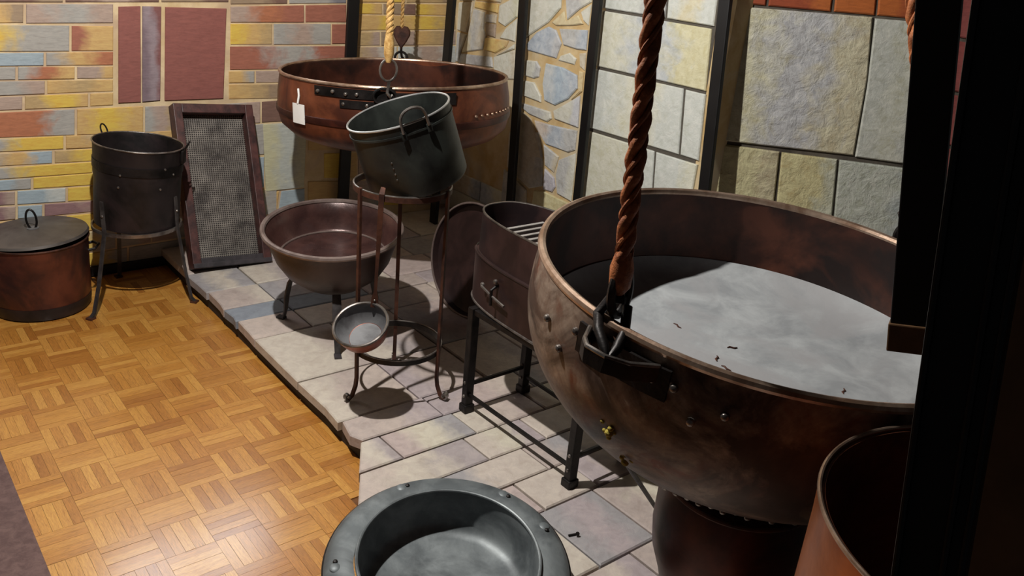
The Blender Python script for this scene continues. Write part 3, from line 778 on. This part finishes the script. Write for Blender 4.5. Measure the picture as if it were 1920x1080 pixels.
add('ring', loop((0, 0, -.088), .062, .080, .0045, RX, Z), M['iron_rim'], t)
add('hook', tube([(0, 0, -.125), (.004, 0, -.135), (.0, 0, -.155), (-.004, -.004, -.172), (.006, -.012, -.186), (.014, -.010, -.178)], .0065, 8), M['iron_rim'], t)
pb_ = Vector(cF) + up_rot(nF) @ pol(ab, .492, .03)
t = empty('pulley_rope', pb_); tag(t, 'thin rope ending in a heart shaped iron block behind the far cauldron', 'rope')
twist((0, 0, .10), (0, 0, HC - pb_.z), .004, .005, .04, 2, M['hemp'], t, 6)
hp = [(0, -.052), (.022, -.02), (.036, .008), (.036, .026), (.024, .042), (.008, .044), (0, .036), (-.008, .044), (-.024, .042), (-.036, .026), (-.036, .008), (-.022, -.02)]
hx = RX.copy(); hx.z = 0; hx.normalize(); hn = Vector((hx.y, -hx.x, 0))
add('block', prism([hx * (x * 1.1) + Z * (z * 1.1 + .075) - hn * .011 for x, z in hp], hn, .022, .005, hx)[:2], M['rust_iron'], t)
add('hook', tube([(0, 0, .03), (0, 0, .0), (.006, 0, -.02), (.014, 0, -.025)], .006, 8), M['iron'], t)

# ---- basin on three legs
nB = Vector((-.071, -.079, 1)); cB = Vector((1.044, .326, .50))
t = empty('footed_basin', Vector((1.044, .326, PZ))); tag(t, 'brown copper basin with a rolled rim standing on three flat iron feet', 'basin')
mB = Matrix.Translation((0, 0, .50 - PZ)) @ up_rot(nB).to_4x4()
pB = [(.047, -.232), (.125, -.212), (.180, -.166), (.212, -.114), (.233, -.049), (.249, -.005), (.252, 0)]
add('bowl', xf(shell(pB, .004, -.118, 80, .200, .003, 5), mB), M['basin_out'], t)
add('lining', xf(lathe([(.2485, -.002), (.2445, -.007), (.228, -.049), (.210, -.100), (.200, -.112), (.190, -.1155), (.10, -.1175), (.0005, -.118), (.0005, -.115), (.10, -.1145), (.190, -.1125), (.198, -.110), (.208, -.099), (.226, -.049), (.243, -.006)], 80, closed=True), mB), metal('brown copper lining', (58, 38, 36), (88, 60, 55), .3, (.2, .38), 6, .2, (70, 52, 51), 3), t)
add('step', xf(ring((0, 0, -.108), .199, .0045, 64), mB), M['rim_grey'], t)
add('rim', xf(ring((0, 0, 0), .252, .010, 80), mB), M['rim_grey'], t)
for a in (123, 247.6, 5):
    a = math.radians(a); d = pol(a, 1); s_ = Vector((-d.y, d.x, 0))
    add('foot', strip([d * .155 + Z * .22, d * .185 + Z * .165, d * .20 + Z * .10, d * .205 + Z * .045, d * .215 + Z * .006], [.030, .034, .032, .022, .020], .006, s_), M['leg_grey'], t)
    add('foot_pad', box(d * .226 + Z * .005, (.034, .026, .010), Matrix.Rotation(a, 3, 'Z'), .002), M['slate_wood'], t, False)

# ---- tall tripod with bucket and ladle
tc = Vector((1.03, -.163, PZ))
t = empty('tall_tripod', tc); tag(t, 'tall rusty iron tripod with two hoops and curled feet, carrying the tilted bucket', 'stand')
add('top_hoop', band((0, 0, .80 - PZ), .153, .016, .006), M['rust_iron'], t)
add('hoop_edge', ring((0, 0, .81 - PZ), .153, .0032), M['iron_rim'], t)
add('lower_hoop', band((0, 0, .25 - PZ), .150, .018, .006), M['iron'], t)
add('hoop_edge', ring((0, 0, .26 - PZ), .151, .003), M['iron_rim'], t)
for ad in (183, -60, 60):
    a = math.radians(ad); d = pol(a, 1); s_ = Vector((-d.y, d.x, 0))
    pts = [d * .157 + Z * (.815 - PZ), d * .157 + Z * (.55 - PZ), d * .157 + Z * (.25 - PZ), d * .156 + Z * (.16 - PZ), d * .160 + Z * .05, d * .172 + Z * .018, d * .190 + Z * .006]
    add('leg', strip(pts, .013, .009, s_), M['rust_iron'], t)
    sp = [d * (.19 + .011 * math.sin(q) * (1 - q / 14)) + Z * (.018 - .012 * math.cos(q) * (1 - q / 14)) for q in [i * .5 for i in range(13)]]
    add('scroll', strip(sp, .016, .005, s_), M['iron_rim'], t)

nU = Vector((-.331, .125, 1)).normalized(); cU = Vector((1.005, -.158, 1.035)); hU = .232
t = empty('tin_bucket', cU - nU * hU, up_rot(nU)); tag(t, 'dull grey green bucket with one loop handle, tilted on the tall tripod', 'bucket')
add('body', shell([(.130, 0), (.150, .003), (.157, .014), (.158, .12), (.159, .224), (.160, hU)], .0028, .012, jit=.002, seed=6), M['grey_tin'], t)
add('rim', ring((0, 0, hU), .1595, .0034, 64), metal('bucket edge with painted highlight', (150, 150, 150), (190, 190, 188), .6, (.3, .4), 10, .05), t)  # rim lighter than the body: its highlight is put into the colour
add('seam', band((0, 0, hU - .03), .1605, .006, .003), M['grey_tin'], t)
au, _ = rim_angle(cU, nU, .16, (780, 241))
tt = Vector((-math.sin(au), math.cos(au), 0)); rr_ = pol(au, 1)
hd = []
for k in range(13):
    q = math.pi * k / 12; hd.append(rr_ * (.165 + .006 * math.sin(q)) + tt * (.040 * math.cos(q)) + Z * (hU - .008 + .052 * math.sin(q) ** .6 if 0 < k < 12 else hU - .022))
add('handle', tube(hd, .0045, 8), M['iron_rim'], t)
for s in (-1, 1): add('handle_plate', box(rr_ * .1625 + tt * (s * .040) + Z * (hU - .03), (.005, .016, .026), Matrix.Rotation(au, 3, 'Z'), .002), M['grey_tin'], t)
for k in range(4): add('rivet', rivet(pol(au - .62, .1585, .13 - k * .018), .003, pol(au - .62, 1)), M['iron_rim'], t)

vD = ray(676, 612).normalized()
nL = (-vD * .76 + (RX * -.38 - RY * .92) * .65).normalized()
cL = at_depth(676, 608, (Vector((.83, -.27, .40)) - CAM).dot(RZ))
t = empty('ladle', cL, up_rot(nL)); tag(t, 'copper ladle with tinned bowl, its long handle hooked on the tall tripod', 'ladle')
add('bowl', shell([(.03, -.078), (.055, -.070), (.074, -.05), (.083, -.025), (.086, 0)], .0025, -.066, 48, .045), M['copper_red'], t)
add('lining', lathe([(.083, -.001), (.080, -.025), (.071, -.048), (.053, -.064), (.0005, -.067), (.0005, -.065), (.052, -.062), (.069, -.047), (.0785, -.024), (.0815, -.001)], 48, closed=True), M['tin_inside'], t)
add('rim', ring((0, 0, 0), .0855, .0050, 56), M['iron_rim'], t)
Ri = up_rot(nL).transposed()
al, pl_ = rim_angle(cL, nL, .0865, (702, 570))
hk = tc + pol(math.radians(236), .163, .80 - PZ)
hpx = at_depth(716, 362, (hk - CAM).dot(RZ))
tp = Vector((hpx.x, hpx.y, .815))
line = [pl_ - Z * .012, pl_ + (tp - pl_) * .05 + Z * .005, pl_ + (tp - pl_) * .12, pl_ + (tp - pl_) * .4, pl_ + (tp - pl_) * .7, tp, tp + Vector((.018, .022, .012)), tp + Vector((.034, .042, -.004)), tp + Vector((.036, .044, -.028))]
hxv = RX.copy(); hxv.z = 0
loc = lambda p: Ri @ (p - cL)
add('handle', strip([loc(p) for p in line], [.026, .020, .010, .011, .016, .016, .014, .012, .010], .005, Ri @ hxv), M['rust_iron'], t)
add('rivet', rivet(loc(pl_ + (tp - pl_) * .03 - RZ * .004), .004, Ri @ (-RZ)), M['iron_rim'], t)

# ---- oval brazier on its iron stand
bc = Vector((1.298, -.645, .46))
def oval(prof, seg=72, rx=.150, ry=.352, p=2.7):
    vs, fs = [], []
    for off, z in prof:
        for k in range(seg):
            a = 2 * math.pi * k / seg; c, s = math.cos(a), math.sin(a)
            vs.append(Vector((math.copysign(abs(c) ** (2 / p), c) * max(rx + off, .001), math.copysign(abs(s) ** (2 / p), s) * max(ry + off, .001), z)))
    n = len(prof)
    for i in range(n - 1):
        for k in range(seg):
            l = (k + 1) % seg; fs.append([i * seg + k, i * seg + l, (i + 1) * seg + l, (i + 1) * seg + k])
    fs.append(list(range(seg))[::-1]); fs.append([(n - 1) * seg + k for k in range(seg)])
    return vs, fs
def oval_ring(off, z, tr, seg=72):
    g = oval([(off, z)], seg); return tube(g[0][:seg], tr, 8, closed=True)
M['brazier'] = metal('brown black sheet iron', (44, 30, 29), (66, 46, 44), .35, (.35, .5), 5, .06, (36, 26, 28), 3)
t = empty('oval_brazier', bc); tag(t, 'oval dark brown iron stove box with a cross shaped latch, open at the top', 'brazier')
add('lower_body', oval([(-.01, 0), (0, .004), (0, .165), (-.004, .168)]), M['brazier'], t)
add('upper_body', oval([(-.008, .16), (-.010, .165), (-.014, .285), (-.014, .295), (-.019, .295), (-.019, .20), (-.022, .18)]), M['brazier'], t)
add('seam', oval_ring(-.001, .166, .0045), M['brazier'], t)
add('rim', oval_ring(-.0155, .295, .0035), M['iron_rim'], t)
add('bottom_edge', oval_ring(.000, .004, .0042), M['iron_rim'], t)
for k in range(7):
    add('grate_bar', box((0.0, .215 - k * .036, .250), (.205, .012, .010), None, .002), M['grate'], t, False)
lx = -.153
lp = Vector((lx, .12, .085))
add('latch_bar', tube([lp + Vector((-.012, .055, .012)), lp + Vector((-.014, .0, .0)), lp + Vector((-.012, -.06, -.012))], .0042, 8), M['iron_rim'], t)
add('latch_post', tube([lp + Vector((.004, 0, .03)), lp + Vector((-.016, 0, .02)), lp + Vector((-.016, 0, -.03))], .005, 8), M['iron'], t)
add('latch_knob', rivet(lp + Vector((-.004, .0, .045)), .008, (-1, 0, 0)), M['iron_rim'], t)
add('latch_knob', rivet(lp + Vector((-.004, .062, .012)), .008, (-1, 0, 0)), M['iron_rim'], t)
legs = [(1.152, -.419), (1.168, -.918), (1.400, -.414), (1.405, -.913)]
t = empty('brazier_stand', (1.28, -.66, PZ)); tag(t, 'black four legged iron stand under the oval stove box', 'stand')
rel = [Vector((x - 1.28, y + .66, 0)) for x, y in legs]
for p in rel:
    add('leg', beam(p + Z * .012, p + Z * .38, .030, .026, (1, 0, 0), .003), M['iron'], t, False)
    add('foot', box(p + Z * .014, (.040, .036, .028), None, .004), M['iron'], t, False)
    add('bolt', rivet(p + Vector((-.016, 0, .11)), .006, (-1, 0, 0)), M['iron_rim'], t)
    add('bolt', rivet(p + Vector((-.016, 0, .06)), .006, (-1, 0, 0)), M['iron_rim'], t)
for i, j, z in ((0, 1, .065), (2, 3, .065), (0, 2, .10), (1, 3, .10)):
    add('stretcher', beam(rel[i] + Z * z, rel[j] + Z * z, .012, .010, Z, .002), M['iron'], t, False)
for i, j in ((0, 1), (2, 3), (0, 2), (1, 3)):
    add('top_rail', beam(rel[i] + Z * .368, rel[j] + Z * .368, .018, .018, Z, .002), M['iron'], t, False)

# ---- round tray standing behind the brazier
nD = Vector((-.95, -.10, .16)).normalized()
t = empty('round_tray', Vector((1.605, .215, PZ + .236)), up_rot(nD)); tag(t, 'round brown metal tray standing on edge behind the oval stove box', 'tray')
add('dish', lathe([(.0005, -.034), (.205, -.034), (.224, -.026), (.233, 0), (.236, 0), (.2365, -.004), (.228, -.032), (.208, -.040), (.0005, -.040)], 80), M['brazier'], t)
add('rim', ring((0, 0, 0), .235, .0045, 80), M['rim_grey'], t)

# ---- big hanging cauldron
nG = Vector((.004, -.067, 1)); cG = Vector((1.034, -1.511, 1.0))
t = empty('bronze_cauldron', cG, up_rot(nG)); tag(t, 'huge patinated bronze cauldron with grey deposit inside, hung by thick rust brown rope', 'cauldron')
pG = [(max(.06, .47 * (1 - (k / 14) ** 2) ** .5), -.10 - .33 * k / 14) for k in range(14, -1, -1)] + [(.468, -.06), (.463, -.02), (.462, 0)]
add('body', shell(pG, .006, -.235, 112, None, .002, 11), M['bronze'], t)
add('lining', lathe([(.4555, -.002), (.4565, -.02), (.4620, -.08), (.4560, -.154), (.4450, -.190), (.426, -.226), (.424, -.224), (.4420, -.188), (.4530, -.154), (.4590, -.08), (.4535, -.02), (.4525, -.002)], 112, closed=True), M['lining_brown'], t)
add('rim', ring((0, 0, 0), .459, .0085, 112), M['brass_edge'], t)
add('deposit', lathe([(.0005, -.205), (.34, -.203), (.40, -.195), (.432, -.180), (.446, -.165), (.448, -.180), (.42, -.228), (.0005, -.232)], 96, jit=.003, seed=3), M['grey_fill'], t, label='matte grey deposit filling the cauldron')
for i, (x, y) in enumerate(((1345, 672), (1362, 688), (1372, 652), (1585, 722), (1268, 618))):
    p = on_z(x, y, 1.0 - .200); q_ = up_rot(nG).transposed() @ (p - cG); q_.z = -.2035
    a = .6 + i; u_ = Vector((math.cos(a), math.sin(a), 0)); w_ = Vector((-u_.y, u_.x, 0))
    add('flake', tube([q_ - u_ * .012, q_ - u_ * .004 + w_ * .003, q_ + u_ * .005 - w_ * .001, q_ + u_ * .011 + w_ * .002], [.0012, .0022, .0022, .001], 6), M['rust_iron'], t)
ag, pg_ = rim_angle(cG, nG, .462, (1165, 645))
rg = pol(ag, 1); tg_ = Vector((-math.sin(ag), math.cos(ag), 0))
add('lug_plate', plate(ag - .20, ag + .20, -.075, -.020, .4695, .006), M['iron'], t)
vs = [rg * .470 + tg_ * .085, rg * .478 + tg_ * .09, rg * .535 + tg_ * .035, rg * .545, rg * .535 - tg_ * .035, rg * .478 - tg_ * .09, rg * .470 - tg_ * .085]
ear = [rg * .470 + tg_ * .080, rg * .528 + tg_ * .028, rg * .528 - tg_ * .028, rg * .470 - tg_ * .080]
lr_ = [rg * .466 + tg_ * .072 - Z * .035, rg * .51 + tg_ * .046 - Z * .03, rg * .538 + tg_ * .018 - Z * .022, rg * .538 - tg_ * .018 - Z * .022, rg * .51 - tg_ * .046 - Z * .03, rg * .466 - tg_ * .072 - Z * .035]
add('lug', strip(lr_, .026, .009, Z), M['iron'], t)
add('lug_edge', tube([p + Z * .014 for p in lr_], .0045, 8), M['iron_rim'], t)
for da, dz in ((-.22, -.045), (-.14, -.045), (.14, -.045), (.22, -.045), (.30, -.09), (-.30, -.10), (.40, -.06), (-.42, -.07)):
    add('rivet', rivet(pol(ag + da, .4745, dz), .0075, pol(ag + da, 1)), M['iron_rim'], t)
for k in range(12):
    a = ag + .15 + .075 * k; add('rivet', rivet(pol(a, .300, -.356 - .004 * math.sin(k * 3)), .006, pol(a, 1, -.9)), M['iron_rim'], t)
ac, pc_ = rim_angle(cG, nG, .459, (1690, 455))
rc_ = pol(ac, 1); tc_ = Vector((-math.sin(ac), math.cos(ac), 0))
add('lug', loop(rc_ * .475 + Z * .012, .05, .06, .008, tc_, Z), M['iron'], t)
for px, n in (((1140, 800), 7), ((1150, 812), 5), ((1176, 858), 7)):
    best = None
    for i in range(200):
        d = .9 + i * .006; p = at_depth(px[0], px[1], d); q = up_rot(nG).transposed() @ (p - cG); r = math.hypot(q.x, q.y)
        for (r0, z0), (r1, z1) in zip(pG, pG[1:]):
            if z0 <= q.z <= z1 and r < r0 + (r1 - r0) * (q.z - z0) / (z1 - z0): best = q; break
        if best: break
    if best is None: best = q
    rnd = random.Random(px[0])
    g = join(*[rivet(best + Vector((rnd.uniform(-.012, .012), rnd.uniform(-.012, .012), rnd.uniform(-.014, .014))), rnd.uniform(.004, .008), Vector((best.x, best.y, -.25))) for _ in range(n)])
    add('crust', g, M['yellow_moss'], t, label='yellow crust')

def hanger(base, rimpos, px_top, name, label, down):
    t = empty(name, base); tag(t, label, 'rope', 'thick rust brown ropes of the big cauldron')
    d = ray(*px_top); s = ((base - CAM).x * d.x + (base - CAM).y * d.y) / (d.x ** 2 + d.y ** 2); top = CAM + d * s
    dr = (top - base).normalized(); tp_ = base + dr * ((HC - base.z) / dr.z)
    e = tp_ - base
    twist((0, 0, .0), e, .0074, .0090, .118, 2, M['hemp_rust'], t, 10)
    twist((0, 0, .0), e, .0118, .0040, .118, 2, M['hemp_rust'], t, 6, 'cord', math.pi * .5)
    add('eye_splice', tube([(0, 0, -.055), (0, 0, -.04), (0, 0, -.01), (0, 0, .02)], [.008, .018, .020, .013], 12), M['hemp_rust'], t)
    hx_ = Vector((RX.x, RX.y, 0)).normalized(); hy_ = Vector((-hx_.y, hx_.x, 0))
    add('shackle', loop((.004, 0, -.052), .040, .082, .0078, (hx_ + hy_ * .8), Z), M['iron'], t)
    rp = rimpos - base
    mid = Vector((0, 0, -.088))
    add('hook_link', tube([mid + hx_ * .010 + Z * .026, mid + hx_ * -.012 + Z * .024, mid - hx_ * .028 - Z * .004, mid * .6 + rp * .4 - hx_ * .020, mid * .2 + rp * .8 - hx_ * .004, rp + hx_ * .004 - Z * .006, rp * .8 + mid * .2 + hx_ * .016, rp * .45 + mid * .55 + hx_ * .022, mid + hx_ * .018 + Z * .012], .0088, 10), M['iron'], t)
    return t
lugp = cG + up_rot(nG) @ (rg * .512 - Z * .026)
bpx = at_depth(1168, 492, (lugp - CAM).dot(RZ) + .02)
hanger(Vector((bpx.x, bpx.y, bpx.z)), lugp, (1229, 0), 'cauldron_rope', 'thick rust brown twisted rope with iron hook at the lug beside the oval stove box', 1)
rp2 = cG + up_rot(nG) @ (rc_ * .475 + Z * .03)
hanger(rp2 + Vector((0, 0, .13)), rp2, (1712, 0), 'cauldron_rope', 'thick rust brown twisted rope at the lug below the rough hewn stone wall', 1)

# ---- pot below the big cauldron, rod behind it
t = empty('stove_pot', Vector((1.054, -1.526, PZ))); tag(t, 'brown rounded metal pot standing under the huge bronze cauldron', 'pot')
add('body', lathe([(.0005, 0), (.088, 0), (.095, .012), (.104, .10), (.120, .18), (.141, .25), (.147, .305), (.146, .38), (.138, .43), (.112, .440), (.08, .445), (.0005, .446)], 64, jit=.004, seed=8, sx=1.15, sy=1.15), M['copper_dark'], t)
add('rim', ring((0, 0, .430), .158, .005), M['rust_iron'], t)
add('collar', lathe([(.06, .440), (.105, .440), (.130, .505), (.122, .507), (.07, .455)], 48, closed=True), M['iron'], t)
bot = on_z(1224, 966, PZ) + Vector((.02, -.012, 0))
top = at_depth(1150, 832, 1.90)
o = add('iron_rod', tube([bot, bot * .5 + top * .5, top], .0062, 8), M['iron']); tag(o, 'thin black iron rod leaning under the huge bronze cauldron', 'rod')

# ---- copper boiler behind the frame post
t = empty('copper_boiler', Vector((.685, -2.160, PZ))); tag(t, 'tall orange copper boiler with thin bright rim, standing behind the broad black post', 'boiler')
h = .955 - PZ; rb = .262
pc = [(rb - .03, 0), (rb - .012, .01), (rb - .006, .04), (rb - .004, h * .5), (rb - .002, h - .05), (rb, h)]
add('body', shell(pc, .004, .30, 96, None, .002, 21), M['copper_bright'], t)
add('lining', lathe([(rb - .005, h - .003), (rb - .0065, h - .05), (rb - .009, .31), (.0005, .305), (.0005, .309), (rb - .013, .314), (rb - .010, h - .05), (rb - .009, h - .003)], 96, closed=True), M['copper_aged'], t)
add('rim', ring((0, 0, h), rb - .001, .0032, 112), M['brass_edge'], t)
add('hoop', band((0, 0, .12), rb - .003, .03, .006), M['copper_aged'], t)

# ---- wide rimmed pan
nP = Vector((-.06, -.105, 1)); cP = Vector((.605, -1.098, .200))
t = empty('rimmed_pan', cP, up_rot(nP)); tag(t, 'round grey iron pan with a broad flat collar, on the platform beside the parquet', 'pan')
add('collar', lathe([(.221, .004), (.240, .006), (.275, -.002), (.289, -.014), (.292, -.022), (.288, -.024), (.272, -.010), (.238, -.003), (.221, -.004)], 96, closed=True, jit=.002, seed=2), M['pan_grey'], t)
add('bowl', lathe([(.0005, -.118), (.17, -.118), (.190, -.112), (.205, -.09), (.213, -.03), (.216, .012), (.2135, .012), (.2105, -.03), (.202, -.086), (.186, -.102), (.165, -.106), (.0005, -.108)], 96), M['pan_grey'], t)
add('rim', ring((0, 0, .013), .2148, .0045, 96), M['pan_grey'], t)
add('collar_edge', ring((0, 0, -.021), .2895, .0045, 96), M['iron'], t)
for a in (150, 195, 20, -12, 235, 80):
    a = math.radians(a); add('rivet', rivet(pol(a, .262, .0025), .006, Z), M['iron'], t)
    add('boss', lathe([(.010, -.002), (.014, .001), (.010, .004), (.0005, .004)], 14), M['pan_grey'], t).location = pol(a + .06, .262, .0)
add('base', lathe([(.0005, -.150), (.13, -.150), (.135, -.140), (.14, -.117), (.0005, -.117)], 64), M['iron'], t)
o = add('iron_nail', tube([on_z(1066, 1004, PZ + .004), on_z(1082, 1001, PZ + .004), on_z(1083, 1001, PZ + .010)], [.003, .003, .006], 8), M['iron']); tag(o, 'small black iron nail lying on the paving beside the wide rimmed pan', 'nail')

# ---- dark frame of the exhibit opening at the right
def face_plane(p):
    n = Vector((p.x - CAM.x, p.y - CAM.y, 0)).normalized(); return n
b0 = at_depth(1742, 1080, .66); n0 = face_plane(b0)
a0 = on_plane(1912, 0, b0, n0); s = (a0 - b0) / (a0.z - b0.z)
t = empty('frame_post', b0 + s * (PZ - b0.z)); tag(t, 'broad black post of the exhibit opening with raised edges', 'post')
hv = Vector((n0.y, -n0.x, 0)); base = b0 + s * (PZ - b0.z)
e = s * (HC - PZ)
add('shaft', beam((0, 0, 0), e, .050, .03, hv, .003), M['black_paint'], t, False)
for k in (-.022, .010, .022): add('moulding', beam(hv * k - n0 * .016, e + hv * k - n0 * .016, .005, .008, hv, .002), M['black_paint'], t, False)
b1 = at_depth(1705, 652, 1.22); n1 = face_plane(b1); a1 = on_plane(1762, 0, b1, n1); s1 = (a1 - b1) / (a1.z - b1.z)
h1 = Vector((n1.y, -n1.x, 0))
t = empty('hanging_beam', b1); tag(t, 'black painted beam hanging over the huge bronze cauldron, with a brown wooden end', 'beam')
add('shaft', beam(s1 * .040, s1 * (HC - b1.z), .052, .04, h1, .002), M['black_paint'], t, False)
add('end_block', beam(s1 * 0, s1 * .041, .056, .048, h1, .002), M['brown_wood'], t, False)
p2 = at_depth(1850, 1000, .76); n2 = face_plane(p2); h2 = Vector((n2.y, -n2.x, 0))
bp = Vector((p2.x, p2.y, PZ)) + h2 * .06
t = empty('plank_screen', bp); tag(t, 'brown plank screen behind the broad black post', 'screen')
for k in range(3): add('plank', beam(h2 * (k * .118 - .06), h2 * (k * .118 - .06) + Z * (HC - PZ), .116, .02, h2, .003), M['brown_wood'], t, False)
